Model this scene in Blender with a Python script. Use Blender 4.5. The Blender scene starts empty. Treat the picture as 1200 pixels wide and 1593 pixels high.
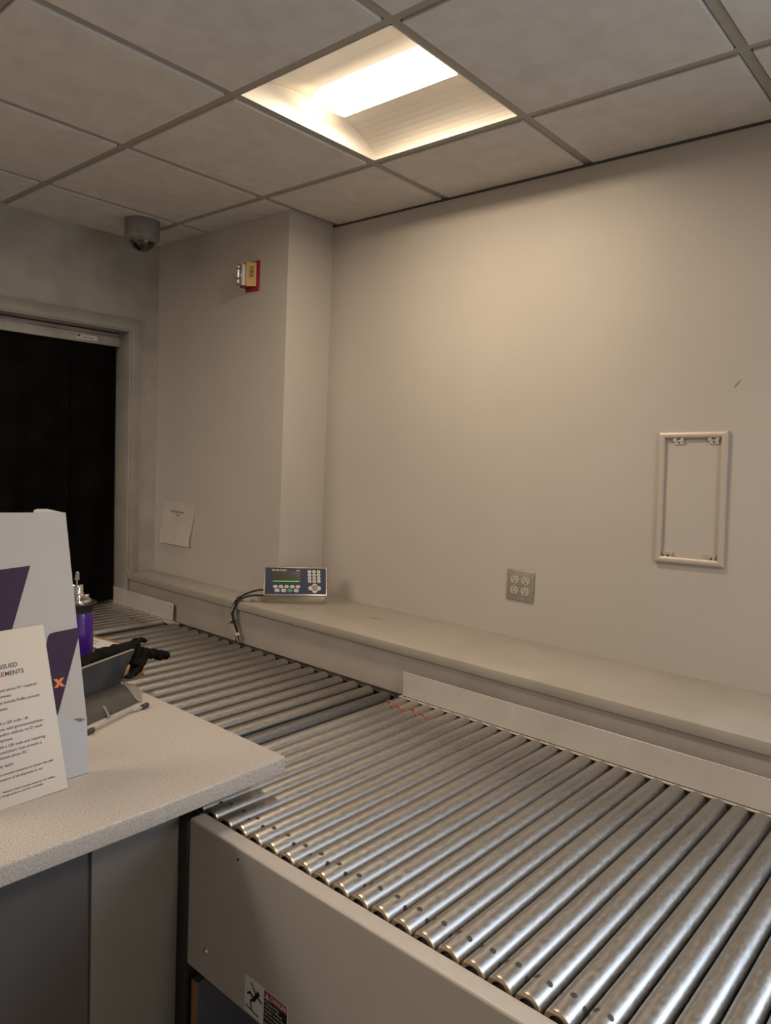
import bpy, bmesh, math, random
from mathutils import Vector, Matrix
random.seed(7)
SC = bpy.context.scene
COL = SC.collection
PI = math.pi
# ------------------------------------------------------------------ camera, light, exposure
H = 2.62
cam_d = bpy.data.cameras.new('camera'); cam = bpy.data.objects.new('camera', cam_d); COL.objects.link(cam)
SC.camera = cam
cam_d.sensor_fit = 'VERTICAL'; cam_d.sensor_height = 36; cam_d.sensor_width = 27.12
cam_d.lens = 1142.25 / 1593 * 36; cam_d.clip_start = 0.02
RT = Vector((0.75114334, 0.65878586, 0.04221781)); UPV = Vector((-0.08337946, 0.03119353, 0.99602953)); FW = Vector((-0.65485231, 0.75168355, -0.07836002))
M = Matrix.Identity(4)
for i in range(3):
    M[i][0] = RT[i]; M[i][1] = UPV[i]; M[i][2] = -FW[i]
M.translation = Vector((1.83144437, -2.38336137, 1.59606464))
cam.matrix_world = M

vs = SC.view_settings
vs.view_transform = 'Standard'; vs.look = 'None'; vs.gamma = 1; vs.use_curve_mapping = False
vs.exposure = 0.24
LENS_STRENGTH = 64.0
w = bpy.data.worlds.new('world'); SC.world = w; w.use_nodes = True
w.node_tree.nodes['Background'].inputs[0].default_value = (0.85, 0.8, 0.75, 1)
w.node_tree.nodes['Background'].inputs[1].default_value = 0.10

def area(name, loc, aim, sx, sy, power, color, spread=PI):
    d = bpy.data.lights.new(name, 'AREA'); d.shape = 'RECTANGLE'; d.size = sx; d.size_y = sy
    d.energy = power; d.color = color; d.spread = spread
    o = bpy.data.objects.new(name, d); COL.objects.link(o); o.location = loc
    o.rotation_euler = (Vector(aim) - Vector(loc)).to_track_quat('-Z', 'Y').to_euler()
    return o
area('window_daylight', (2.95, -0.03, 1.55), (2.9, -3, 1.45), 1.3, 1.2, 25, (0.66, 0.80, 1.0))
area('room_light_back', (-1.15, -3.1, 2.60), (-1.15, -3.1, 0), 1.5, 0.5, 46, (1.0, 0.84, 0.68))
area('room_light_far', (2.74, -1.338, 2.60), (2.74, -1.338, 0), 0.5, 0.3, 24, (1.0, 0.86, 0.72))

# ------------------------------------------------------------------ materials
def mat(name, col, rough=0.6, metal=0.0, emis=None, estr=0, spec=0.5, alpha=None, trans=0, coat=0):
    m = bpy.data.materials.new(name); m.use_nodes = True
    b = m.node_tree.nodes['Principled BSDF']
    b.inputs['Base Color'].default_value = (*col, 1); b.inputs['Roughness'].default_value = rough
    b.inputs['Metallic'].default_value = metal; b.inputs['Specular IOR Level'].default_value = spec
    b.inputs['Transmission Weight'].default_value = trans; b.inputs['Coat Weight'].default_value = coat
    if emis: b.inputs['Emission Color'].default_value = (*emis, 1); b.inputs['Emission Strength'].default_value = estr
    return m
def noisy(m, c1, c2, scale=5, detail=6, lo=0.35, hi=0.65, stretch=(1, 1, 1), bump=0.0, bscale=None, bdist=0.002, rr=None, rot=None):
    """procedural two-tone noise on base colour, optional bump and roughness variation"""
    nt = m.node_tree; b = nt.nodes['Principled BSDF']
    tc = nt.nodes.new('ShaderNodeTexCoord'); mp = nt.nodes.new('ShaderNodeMapping'); mp.inputs['Scale'].default_value = stretch
    nt.links.new(tc.outputs['Object'], mp.inputs[0])
    n = nt.nodes.new('ShaderNodeTexNoise'); n.inputs['Scale'].default_value = scale; n.inputs['Detail'].default_value = detail
    nt.links.new(mp.outputs[0], n.inputs['Vector'])
    r = nt.nodes.new('ShaderNodeValToRGB'); r.color_ramp.elements[0].position = lo; r.color_ramp.elements[1].position = hi
    r.color_ramp.elements[0].color = (*c1, 1); r.color_ramp.elements[1].color = (*c2, 1)
    nt.links.new(n.outputs[0], r.inputs[0]); nt.links.new(r.outputs[0], b.inputs['Base Color'])
    if rr:
        q = nt.nodes.new('ShaderNodeMapRange'); q.inputs['To Min'].default_value = rr[0]; q.inputs['To Max'].default_value = rr[1]
        q.inputs['From Min'].default_value = lo; q.inputs['From Max'].default_value = hi
        nt.links.new(n.outputs[0], q.inputs[0]); nt.links.new(q.outputs[0], b.inputs['Roughness'])
    if bump:
        n2 = nt.nodes.new('ShaderNodeTexNoise'); n2.inputs['Scale'].default_value = bscale or scale; n2.inputs['Detail'].default_value = 4
        nt.links.new(mp.outputs[0], n2.inputs['Vector'])
        bp = nt.nodes.new('ShaderNodeBump'); bp.inputs['Strength'].default_value = bump; bp.inputs['Distance'].default_value = bdist
        nt.links.new(n2.outputs[0], bp.inputs['Height']); nt.links.new(bp.outputs[0], b.inputs['Normal'])
    return m
def scuff(m, x, z, ax2, ln, wd, ang, col):
    """one dirt mark of its own shape: an elongated smudge at x,(y|z)"""
    nt = m.node_tree; b = nt.nodes['Principled BSDF']
    src = b.inputs['Base Color'].links[0].from_socket
    tc = nt.nodes.new('ShaderNodeTexCoord'); mp = nt.nodes.new('ShaderNodeMapping'); mp.vector_type = 'TEXTURE'
    if ax2 == 'z':
        mp.inputs['Location'].default_value = (x, 0, z); mp.inputs['Rotation'].default_value = (0, ang, 0); mp.inputs['Scale'].default_value = (ln, 99, wd)
    else:
        mp.inputs['Location'].default_value = (x, z, 0); mp.inputs['Rotation'].default_value = (0, 0, ang); mp.inputs['Scale'].default_value = (ln, wd, 99)
    nt.links.new(tc.outputs['Object'], mp.inputs[0])
    g = nt.nodes.new('ShaderNodeTexGradient'); g.gradient_type = 'SPHERICAL'; nt.links.new(mp.outputs[0], g.inputs[0])
    mr = nt.nodes.new('ShaderNodeMapRange'); mr.inputs['From Max'].default_value = 0.5; mr.inputs['To Max'].default_value = 0.7; nt.links.new(g.outputs[1], mr.inputs[0])
    mx = nt.nodes.new('ShaderNodeMix'); mx.data_type = 'RGBA'
    nt.links.new(mr.outputs[0], mx.inputs[0]); nt.links.new(src, mx.inputs[6]); mx.inputs[7].default_value = (*col, 1)
    nt.links.new(mx.outputs[2], b.inputs['Base Color'])

WALLC = (0.40, 0.365, 0.325)
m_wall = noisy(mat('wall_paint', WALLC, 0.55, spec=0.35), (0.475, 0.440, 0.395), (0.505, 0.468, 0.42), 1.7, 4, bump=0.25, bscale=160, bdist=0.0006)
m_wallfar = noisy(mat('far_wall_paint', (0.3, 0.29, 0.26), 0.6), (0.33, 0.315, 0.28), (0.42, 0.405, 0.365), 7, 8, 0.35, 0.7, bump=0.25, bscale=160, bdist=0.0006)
scuff(m_wall, 1.145, 1.853, 'z', 0.02, 0.004, -0.9, (0.12, 0.11, 0.1))
m_tile = noisy(mat('ceiling_tile_face', (0.5, 0.47, 0.43), 0.85, spec=0.2), (0.56, 0.53, 0.49), (0.64, 0.61, 0.565), 14, 10, 0.3, 0.7, bump=0.5, bscale=220, bdist=0.0012)
m_grid = mat('ceiling_grid_metal', (0.33, 0.305, 0.25), 0.55)
m_trim = noisy(mat('door_frame_paint', (0.3, 0.29, 0.26), 0.5), (0.28, 0.265, 0.235), (0.33, 0.315, 0.28), 9, 5)
m_floor = noisy(mat('floor_vinyl', (0.14, 0.13, 0.12), 0.5), (0.26, 0.24, 0.22), (0.32, 0.30, 0.275), 12)
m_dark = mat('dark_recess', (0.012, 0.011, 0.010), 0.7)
m_ledge = noisy(mat('ledge_paint', (0.38, 0.345, 0.295), 0.42, spec=0.45), (0.36, 0.325, 0.275), (0.40, 0.365, 0.315), 6, 6, bump=0.15, bscale=90, bdist=0.0006)
scuff(m_ledge, -0.116, -0.18, 'y', 0.05, 0.012, 0.15, (0.12, 0.11, 0.1))
m_ledgef = noisy(mat('ledge_front_paint', (0.36, 0.325, 0.29), 0.45), (0.34, 0.305, 0.27), (0.38, 0.345, 0.305), 5, 5)
m_convpaint = noisy(mat('conveyor_paint', (0.38, 0.345, 0.30), 0.38, spec=0.5), (0.47, 0.43, 0.385), (0.50, 0.46, 0.415), 6, 6)
def roller_mat(name, c1, c2, r1, r2):
    m = mat(name, c1, 0.35, 1.0)
    noisy(m, c1, c2, 190, 5, 0.3, 0.7, stretch=(1, 0.35, 1), bump=0.10, bscale=420, bdist=0.00012, rr=(r1, r2))
    return m
m_rol = roller_mat('galvanised_tube', (0.41, 0.40, 0.38), (0.52, 0.505, 0.485), 0.34, 0.46)
m_rolmid = roller_mat('dull_tube', (0.34, 0.325, 0.30), (0.42, 0.40, 0.37), 0.36, 0.48)
m_roldk = roller_mat('dark_tube', (0.20, 0.205, 0.21), (0.27, 0.275, 0.28), 0.4, 0.5)
m_dot = mat('crimp_dot', (0.055, 0.05, 0.045), 0.6, 0.2)
m_endring = mat('brass_ring', (0.62, 0.54, 0.42), 0.35, 1.0)
m_copper = mat('copper_band', (0.36, 0.12, 0.06), 0.35, 0.3)
m_steel = noisy(mat('stainless', (0.55, 0.5, 0.44), 0.32, 1.0), (0.42, 0.37, 0.31), (0.56, 0.51, 0.45), 40, 5, stretch=(0.2, 1, 1))
m_plate = noisy(mat('guard_metal', (0.44, 0.41, 0.38), 0.42, 0.2), (0.56, 0.52, 0.475), (0.62, 0.58, 0.535), 10, 8, 0.35, 0.65)
m_counter = noisy(mat('speckled_laminate', (0.4, 0.36, 0.32), 0.4, spec=0.45), (0.36, 0.325, 0.29), (0.55, 0.50, 0.45), 300, 3, 0.36, 0.6)
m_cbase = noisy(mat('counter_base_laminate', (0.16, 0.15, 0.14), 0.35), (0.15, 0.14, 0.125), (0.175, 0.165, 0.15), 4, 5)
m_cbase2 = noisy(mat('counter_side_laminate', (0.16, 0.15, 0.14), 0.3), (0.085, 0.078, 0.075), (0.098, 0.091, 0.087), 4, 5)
m_black = mat('black_metal', (0.02, 0.018, 0.016), 0.5)
m_rubber = mat('grey_rubber', (0.045, 0.042, 0.035), 0.7)
m_blackgl = mat('black_gloss', (0.006, 0.006, 0.007), 0.06, coat=0.5)
m_curtain = noisy(mat('black_vinyl', (0.006, 0.005, 0.005), 0.5, spec=0.12), (0.002, 0.0015, 0.0015), (0.010, 0.007, 0.007), 6, 9, 0.4, 0.75, bump=0.3, bscale=9, bdist=0.01)
m_header = noisy(mat('header_metal', (0.36, 0.33, 0.3), 0.4, 0.2), (0.36, 0.33, 0.30), (0.46, 0.43, 0.39), 8, 6)
m_wood = noisy(mat('raw_wood', (0.32, 0.17, 0.07), 0.7), (0.26, 0.13, 0.05), (0.42, 0.23, 0.1), 30, 5, stretch=(1, 1, 0.08))
m_board = mat('blue_grey_board', (0.11, 0.12, 0.135), 0.5)
m_white = noisy(mat('white_card', (0.66, 0.655, 0.65), 0.5), (0.48, 0.445, 0.41), (0.505, 0.47, 0.435), 4, 3)
m_labelw = mat('label_white', (0.72, 0.70, 0.68), 0.5)
m_white2 = mat('white_card_cool_lit', (0.46, 0.46, 0.46), 0.45)  # white card; cooler light on the steeper lower band put into its colour
m_cream = mat('cream_card', (0.62, 0.57, 0.48), 0.6)
m_paper = noisy(mat('wrinkled_paper', (0.6, 0.55, 0.5), 0.7), (0.88, 0.83, 0.77), (0.95, 0.90, 0.84), 12, 4)
m_signcard = mat('sign_card', (0.66, 0.59, 0.50), 0.5)
m_purple = noisy(mat('purple_print', (0.10, 0.045, 0.15), 0.6, spec=0.2), (0.050, 0.024, 0.054), (0.058, 0.028, 0.063), 3, 2)
m_purpleb = mat('purple_plastic', (0.055, 0.012, 0.21), 0.22, coat=0.3)
m_orange = mat('orange_print', (0.75, 0.22, 0.02), 0.5)
m_ink = mat('dark_ink', (0.07, 0.06, 0.06), 0.6)
m_inkred = mat('red_ink', (0.35, 0.05, 0.04), 0.6)
m_inkw = mat('white_ink', (0.65, 0.62, 0.6), 0.5)
m_card = noisy(mat('cardboard', (0.34, 0.19, 0.08), 0.75), (0.30, 0.165, 0.07), (0.38, 0.22, 0.10), 15, 4)
m_glove = noisy(mat('black_fabric', (0.01, 0.009, 0.009), 0.7, spec=0.12), (0.003, 0.003, 0.003), (0.010, 0.008, 0.007), 25, 5, bump=0.9, bscale=38, bdist=0.006)
m_tray = noisy(mat('dark_grey_sheet', (0.07, 0.075, 0.085), 0.35, spec=0.6), (0.035, 0.037, 0.042), (0.06, 0.061, 0.066), 14, 3)
m_sheet = mat('lit_grey_sheet', (0.46, 0.43, 0.39), 0.4)  # flange lit lighter than the base sheet, that light put into its colour
m_wire = mat('grey_wire', (0.42, 0.40, 0.37), 0.35, 0.3)
m_red = mat('red_plastic', (0.33, 0.008, 0.012), 0.4)
m_tan = mat('tan_label', (0.62, 0.40, 0.17), 0.5)
m_clear = mat('clear_lens', (0.85, 0.8, 0.74), 0.12, spec=0.8, coat=1)
m_mirror = mat('chrome', (0.8, 0.78, 0.75), 0.08, 1.0)
m_camgrey = noisy(mat('camera_grey', (0.16, 0.15, 0.145), 0.6), (0.19, 0.175, 0.165), (0.24, 0.225, 0.21), 40, 3)
m_navy = mat('navy_panel', (0.014, 0.022, 0.06), 0.5, spec=0.3)
m_lcd = mat('lcd_glass', (0.045, 0.038, 0.03), 0.15, coat=0.4)
m_green = mat('lit_green_bar', (0.05, 0.5, 0.04), 0.4, emis=(0.08, 0.8, 0.06), estr=0.45)
m_key = mat('key_grey', (0.50, 0.47, 0.45), 0.45)
m_keyg = mat('key_green', (0.03, 0.26, 0.07), 0.45)
m_ivory = mat('receptacle_grey', (0.46, 0.42, 0.37), 0.4)
m_outplate = noisy(mat('outlet_steel', (0.36, 0.32, 0.28), 0.42, 0.45), (0.33, 0.29, 0.25), (0.38, 0.34, 0.30), 60, 4)
m_alu = mat('frame_aluminium', (0.56, 0.49, 0.43), 0.4, 0.25)
m_clip = mat('bright_clip', (0.75, 0.70, 0.64), 0.25, 0.9)
m_cable = mat('black_cable', (0.008, 0.008, 0.008), 0.45)
m_cableg = mat('grey_cable', (0.32, 0.29, 0.26), 0.5)
m_enamel = mat('white_enamel', (0.62, 0.58, 0.51), 0.6)
m_lside = mat('dim_lens_side', (0.8, 0.76, 0.7), 0.5, emis=(1.0, 0.82, 0.62), estr=1.3)
m_lens = mat('lit_lens', (0.9, 0.9, 0.9), 0.5, emis=(1.0, 0.80, 0.60), estr=LENS_STRENGTH)

# ------------------------------------------------------------------ mesh builder
class MB:
    def __init__(s): s.bm = bmesh.new()
    def _fin(s, faces, mi, bev, seg):
        for f in faces: f.material_index = mi
        if bev:
            es = list({e for f in faces for e in f.edges})
            bmesh.ops.bevel(s.bm, geom=es, offset=bev, segments=seg, affect='EDGES', profile=0.5, material=-1)
    def box(s, x0, x1, y0, y1, z0, z1, mi=0, bev=0, seg=2):
        v = [s.bm.verts.new((x, y, z)) for x in (x0, x1) for y in (y0, y1) for z in (z0, z1)]
        F = [(0, 1, 3, 2), (4, 6, 7, 5), (0, 4, 5, 1), (2, 3, 7, 6), (0, 2, 6, 4), (1, 5, 7, 3)]
        fs = [s.bm.faces.new([v[i] for i in f]) for f in F]
        s._fin(fs, mi, bev, seg); return s
    def prism(s, pts, axis, a, b, mi=0, bev=0, seg=2):
        """2-D outline extruded along axis from a to b; the other two axes in order (x,y,z without axis)"""
        def P(p, t):
            q = list(p); q.insert(axis, t); return q
        A = [s.bm.verts.new(P(p, a)) for p in pts]; B = [s.bm.verts.new(P(p, b)) for p in pts]
        fs = [s.bm.faces.new(A), s.bm.faces.new(B[::-1])]
        n = len(pts)
        for i in range(n): fs.append(s.bm.faces.new((A[i], B[i], B[(i + 1) % n], A[(i + 1) % n])))
        bmesh.ops.recalc_face_normals(s.bm, faces=fs)
        s._fin(fs, mi, bev, seg); return s
    def lathe(s, prof, axis=2, c=(0, 0, 0), n=32, mi=0, caps=True):
        """prof: (radius, height) pairs"""
        rings = []
        for r, h in prof:
            ring = []
            for k in range(n):
                t = 2 * PI * k / n; u, v = r * math.cos(t), r * math.sin(t)
                p = [u, v]; p.insert(axis, h)
                ring.append(s.bm.verts.new((p[0] + c[0], p[1] + c[1], p[2] + c[2])))
            rings.append(ring)
        fs = []
        for a, b in zip(rings, rings[1:]):
            for k in range(n): fs.append(s.bm.faces.new((a[k], a[(k + 1) % n], b[(k + 1) % n], b[k])))
        if caps: fs += [s.bm.faces.new(rings[0]), s.bm.faces.new(rings[-1][::-1])]
        bmesh.ops.recalc_face_normals(s.bm, faces=fs)
        for f in fs: f.material_index = mi
        return s
    def tube(s, pts, r, n=10, mi=0):
        pts = [Vector(p) for p in pts]; rings = []; up = Vector((0.3, 0.2, 1)).normalized()
        rr = r if isinstance(r, (list, tuple)) else [r] * len(pts)
        for i, p in enumerate(pts):
            t = (pts[min(i + 1, len(pts) - 1)] - pts[max(i - 1, 0)]).normalized()
            u = t.cross(up)
            if u.length < 1e-3: u = t.cross(Vector((1, 0, 0)))
            u.normalize(); v = t.cross(u); up = v.cross(t) if False else up
            rings.append([s.bm.verts.new(p + rr[i] * (math.cos(2 * PI * k / n) * u + math.sin(2 * PI * k / n) * v)) for k in range(n)])
        fs = []
        for a, b in zip(rings, rings[1:]):
            for k in range(n): fs.append(s.bm.faces.new((a[k], a[(k + 1) % n], b[(k + 1) % n], b[k])))
        fs += [s.bm.faces.new(rings[0][::-1]), s.bm.faces.new(rings[-1])]
        for f in fs: f.material_index = mi
        bmesh.ops.recalc_face_normals(s.bm, faces=fs); return s
    def quad(s, *p, mi=0):
        f = s.bm.faces.new([s.bm.verts.new(q) for q in p]); f.material_index = mi; return s
    def build(s, name, mats, parent=None, sharp=35, mx=None):
        me = bpy.data.meshes.new(name); 
        if mx is not None: s.bm.transform(mx)
        s.bm.to_mesh(me); s.bm.free()
        for m in (mats if isinstance(mats, (list, tuple)) else [mats]): me.materials.append(m)
        me.polygons.foreach_set('use_smooth', [True] * len(me.polygons)); me.set_sharp_from_angle(angle=math.radians(sharp))
        o = bpy.data.objects.new(name, me); COL.objects.link(o)
        if parent is not None: o.parent = parent
        return o
def tag(o, label, cat, group=None):
    o['label'] = label; o['category'] = cat
    if group: o['group'] = group
    return o
def thing(name, label, cat, loc=(0, 0, 0), rotz=0, group=None, basis=None):
    o = bpy.data.objects.new(name, None); COL.objects.link(o); o.empty_display_size = 0.05
    if basis:
        m = Matrix.Identity(4)
        for c, v in enumerate(basis):
            for i in range(3): m[i][c] = v[i]
        m.translation = Vector(loc); o.matrix_world = m
    else:
        o.location = loc; o.rotation_euler = (0, 0, rotz)
    return tag(o, label, cat, group)
def struct(o, name=None):
    o['kind'] = 'structure'; return o
def smooth_path(pts, k=6):
    """Catmull-Rom through the points"""
    P = [Vector(p) for p in pts]; P = [2 * P[0] - P[1]] + P + [2 * P[-1] - P[-2]]; out = []
    for i in range(1, len(P) - 2):
        for j in range(k):
            t = j / k; a, b, c, d = P[i - 1:i + 3]
            out.append(0.5 * ((2 * b) + (c - a) * t + (2 * a - 5 * b + 4 * c - d) * t * t + (3 * b - a - 3 * c + d) * t ** 3))
    out.append(P[-2]); return out
def text(name, body, size, m, parent, pos=(0, 0, 0), align='LEFT', ext=0.0002, bold=0.0, wide=1.0, space=1.0, rot=None):
    """lettering in the parent's x-y plane, facing +z"""
    c = bpy.data.curves.new(name, 'FONT'); c.body = body; c.size = size; c.extrude = ext; c.offset = bold
    c.align_x = align; c.resolution_u = 2; c.space_character = space
    t = bpy.data.objects.new(name, c); COL.objects.link(t)
    bpy.context.view_layer.update()
    me = bpy.data.meshes.new_from_object(t.evaluated_get(bpy.context.evaluated_depsgraph_get()))
    bpy.data.objects.remove(t); bpy.data.curves.remove(c)
    me.materials.clear(); me.materials.append(m)
    mx = Matrix.Translation(pos) @ (rot or Matrix.Identity(4)) @ Matrix.Diagonal((wide, 1, 1, 1)); me.transform(mx)
    o = bpy.data.objects.new(name, me); COL.objects.link(o); o.parent = parent; return o

# ------------------------------------------------------------------ room shell
XF, XN, YB = -1.64, 3.9, -4.7          # far wall, near end wall, wall behind the camera
G = 0.6096; GY = -0.4235
struct(MB().box(-2.7, XN + .1, YB - .1, 0.15, -0.06, 0).build('floor', m_floor))
b = MB()
b.box(-0.63, 2.28, 0, 0.12, 0, H + .2); b.box(3.62, XN + .1, 0, 0.12, 0, H + .2)
b.box(2.28, 3.62, 0, 0.12, 0, 0.93); b.box(2.28, 3.62, 0, 0.12, 2.18, H + .2)
b.box(XF - .12, -0.63, -0.262, 0.12, 0, H + .2)                 # the wall steps forward here
struct(b.build('wall_right', m_wall))
b = MB()   # far wall with the conveyor opening
OY0, OY1, OZ1 = -2.05, -0.416, 2.165
b.box(XF - .12, XF, OY1, -0.262, 0, H + .2); b.box(XF - .12, XF, OY0, OY1, OZ1, H + .2); b.box(XF - .12, XF, YB, OY0, 0, H + .2)
b.box(XF - .12, XF, OY0, OY1, 0, 0.55)
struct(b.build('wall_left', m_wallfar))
struct(MB().box(-2.7, XN, YB - .1, YB, 0, H + .2).build('wall_back', m_wall))
struct(MB().box(XN, XN + .1, YB, 0, 0, H + .2).build('wall_front', m_wall))
b = MB(); b.box(-2.7, -2.6, -4.7, 0.12, 0, H + .2); b.box(-2.6, XF - .12, 0, .12, 0, H + .2); b.box(-2.6, XF - .12, YB, YB + .1, 0, H + .2)
struct(b.build('dark_box_beyond', m_dark))  # unseen dark box added behind the opening to keep stray light out
# window out of frame on the right that lights the rollers
b = MB(); b.box(2.28, 2.33, 0.02, 0.1, 0.93, 2.18); b.box(3.57, 3.62, 0.02, 0.1, 0.93, 2.18); b.box(2.33, 3.57, .02, .1, .93, .98); b.box(2.33, 3.57, .02, .1, 2.13, 2.18)
b.box(2.93, 2.97, .03, .09, .98, 2.13)
wf = struct(b.build('window_1', m_trim))
g = MB().box(2.33, 3.57, 0.055, 0.06, 0.98, 2.13).build('window_glass', mat('window_pane', (0.8, 0.9, 1.0), 0.1, emis=(0.62, 0.80, 1.0), estr=1.6), wf)

# ceiling tiles hang a little below the grid flange
b = MB()
gw = 0.013; rv = 0.004
xs = [XF] + [i * G for i in range(-2, 7) if XF < i * G < XN] + [XN]
ys = [0.0] + [GY - j * G for j in range(0, 7) if GY - j * G > YB] + [YB]
for i in range(len(xs) - 1):
    for j in range(len(ys) - 1):
        x0, x1, y1, y0 = xs[i], xs[i + 1], ys[j], ys[j + 1]
        if abs(x0) < 1e-6 and abs(y1 - GY) < 1e-6: continue         # the light fixture
        e = gw + rv
        ax0 = x0 + (e if x0 > XF + .01 else 0.001); ax1 = x1 - (e if x1 < XN - .01 else 0.001)
        ay0 = y0 + (e if y0 > YB + .01 else 0.001); ay1 = y1 - (e if y1 < -.01 else 0.001)
        if ax1 - ax0 < .02 or ay1 - ay0 < .02: continue
        if x1 <= -.6 and y1 > -.01: ay1 = -0.263
        b.box(ax0, ax1, ay0, ay1, H - 0.006, H + 0.012, 0, 0.0015, 1)
for (x0, x1, y0, y1) in ((-2.6, 0.0, YB, .0), (G, XN, YB, 0), (0, G, YB, GY - G), (0, G, GY, 0)): b.box(x0, x1, y0, y1, H + .012, H + .03)  # unseen backing above the tiles, added to block light leaks
b.box(-0.02, G + .02, GY - G - .02, GY + .02, H + .16, H + .18)  # raised piece of the added backing, over the fixture
struct(b.build('ceiling', m_tile))
b = MB()
for x in xs[1:-1]: b.box(x - gw, x + gw, YB, -0.263 if x < -.62 else 0, H, H + .004)
for y in ys[1:-1]: b.box(XF, XN, y - gw, y + gw, H + .0002, H + .0042)
struct(b.build('trim_1', m_grid))
b = MB()
b.box(-0.63, XN, -0.004, 0, H - .014, H - .004)
struct(b.build('trim_2', mat('ceiling_edge_gap', (0.06, 0.055, 0.05), 0.7)))

# door frame in the far wall
b = MB(); t = 0.014
b.prism([(OY1, 0.55), (OY1 + .055, .55), (OY1 + .055, OZ1 + .055), (OY0 - .05, OZ1 + .055), (OY0 - .05, OZ1), (OY1, OZ1)], 0, XF, XF + t, 0, 0.003)
b.box(XF - .13, XF + t, OY1 - .012, OY1, .55, OZ1, 0, .002)                                  # jamb
b.box(XF - .13, XF + t, OY0, OY1 - .012, OZ1 - .010, OZ1, 0, .001)
door = struct(b.build('door_1', m_trim))

# ------------------------------------------------------------------ ledge along the right wall
led = thing('wall_ledge', 'long beige painted ledge running along the wall behind the roller conveyors', 'ledge', (0, 0, 0))
b = MB(); LY = -0.422
b.prism([(XF + .015, LY), (2.2, LY), (2.2, 0), (-.63, 0), (-.63, -.262), (XF, -.262), (XF, LY + .07), (XF + .015, LY + .07)], 2, 0.896, 0.93, 0, 0.003)
b.build('top_board', m_ledge, led)
b = MB(); b.box(XF + .016, 2.2, LY + .012, LY + .03, 0.0, 0.893, 0, .001)
b.box(-1.2445, -1.2430, LY + .0105, LY + .012, 0.75, 0.862, 0)
b.build('front_panel', m_ledgef, led)

# ------------------------------------------------------------------ conveyors
RZ, RR = 0.7358, 0.0242
YN, YFAR = -1.392, -0.442
def roller_mesh(r, y0, y1, dots=True, ring=True, n=28):
    b = MB(); L = y1 - y0
    b.lathe([(r * .62, y0 + .004), (r * .62, y0 + .0005), (r * .86, y0), (r * .97, y0 + .001), (r, y0 + .004), (r, y0 + .006)], 1, n=n, mi=2 if ring else 0, caps=False)
    b.lathe([(r, y0 + .006), (r, y0 + L * .3), (r, y0 + L * .6), (r, y1 - .005), (r * .95, y1 - .001), (r * .5, y1)], 1, n=n, mi=0, caps=False)
    b.lathe([(r * .60, y0 + .006), (r * .3, y0 + .004), (r * .2, y0 + .004)], 1, n=n, mi=1, caps=True)   # bearing
    b.lathe([(r * .22, y0 - .010), (r * .22, y0 + .01)], 1, n=8, mi=1)
    b.lathe([(r * .22, y1 - .01), (r * .22, y1 + .010)], 1, n=8, mi=1)
    if dots:
        for k in range(6):
            a = 2 * PI * k / 6 + 1.25
            yc = y0 + .050; nrm = Vector((math.cos(a), 0, math.sin(a)))
            def on(q, k_): aa = a + k_ * .0056 * math.sin(2 * PI * q / 12) / r; return (math.cos(aa) * (r + .0003), yc + k_ * .0056 * math.cos(2 * PI * q / 12), math.sin(aa) * (r + .0003))
            ce = b.bm.verts.new(nrm * (r + .0006) + Vector((0, yc, 0))); rg = [b.bm.verts.new(on(q, 1)) for q in range(12)]
            for q in range(12):
                f = b.bm.faces.new((ce, rg[q], rg[(q + 1) % 12])); f.material_index = 1; f.normal_update()
                if f.normal.dot(nrm) < 0: f.normal_flip()
            continue
            f.normal_update()
            if f.normal.dot(nrm) < 0: f.normal_flip()
    return b
def add_rollers(root, x0, dx, n, z, m, dots, ring, r=RR):
    proto = roller_mesh(r, YN, YFAR, dots, ring).build('roller', [m, m_dot, m_endring if ring else m], root)
    for k in range(n):
        o = proto if k == 0 else proto.copy()
        if k: COL.objects.link(o); o.parent = root
        o.location = (x0 + dx * k, 0, z)
        o.rotation_euler = (0, random.uniform(-.25, .25), 0)
    return proto
def rails(root, x0, x1, zt, pm, zb=0.40):
    b = MB()  # side channel with a rounded top flange
    q = [(-1.399, zt - .006), (-1.399, zt), (-1.431, zt)]
    for k in range(1, 6):
        a = PI / 2 * k / 5; q.append((-1.431 - .006 * math.sin(a), zt - .006 + .006 * math.cos(a)))
    q += [(-1.437, zb), (-1.432, zb), (-1.432, zt - .006)]
    b.prism(q, 0, x0, x1, 0)
    b.build('side_rail', pm, root)

# near section
cv = thing('roller_conveyor', 'near roller conveyor of closely set shiny tubes with beige side panel', 'conveyor', (0, 0, 0), group=None)
PITCH = 0.0522
add_rollers(cv, 0.262, PITCH, 36, RZ, m_rol, True, True)
rails(cv, 0.455, 2.12, 0.7475, m_convpaint)
b = MB(); b.prism([(-.4412, .7545), (-.4412, .752), (-.4150, .752), (-.4150, .60), (-.4125, .60), (-.4125, .7545)], 0, .236, 2.12)
b.build('inner_rail', m_convpaint, cv)
MB().box(0.236, 2.12, -1.3985, -1.3960, .60, .740, 0).build('inner_rail', m_convpaint, cv)
b = MB(); b.box(0.245, 2.12, -0.4305, -0.4280, 0.7565, 0.8425, 0, .0008, 1); b.box(0.245, 2.12, -0.428, -.4135, .7548, .7565, 0)
b.box(0.245, 2.12, -0.4300, -0.4280, 0.7546, 0.7572, 1)
b.build('guard_plate', [m_plate, m_dark], cv)
MB().box(0.236, 2.12, -1.396, -0.42, .62, .625).build('shade_sheet', m_dark, cv)  # added near-black sheet standing for the shade beneath the rollers
b = MB(); b.box(0.420, 0.4535, -1.4435, -1.40, 0, .742, 0, .002); b.build('leg', m_black, cv)
b = MB(); b.box(0.4635, 0.486, -1.430, -1.4285, 0, .362, 1); b.box(0.4635, 0.486, -1.4285, -.46, 0, .362, 0); b.build('support_board', [m_board, m_wood], cv)
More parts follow.
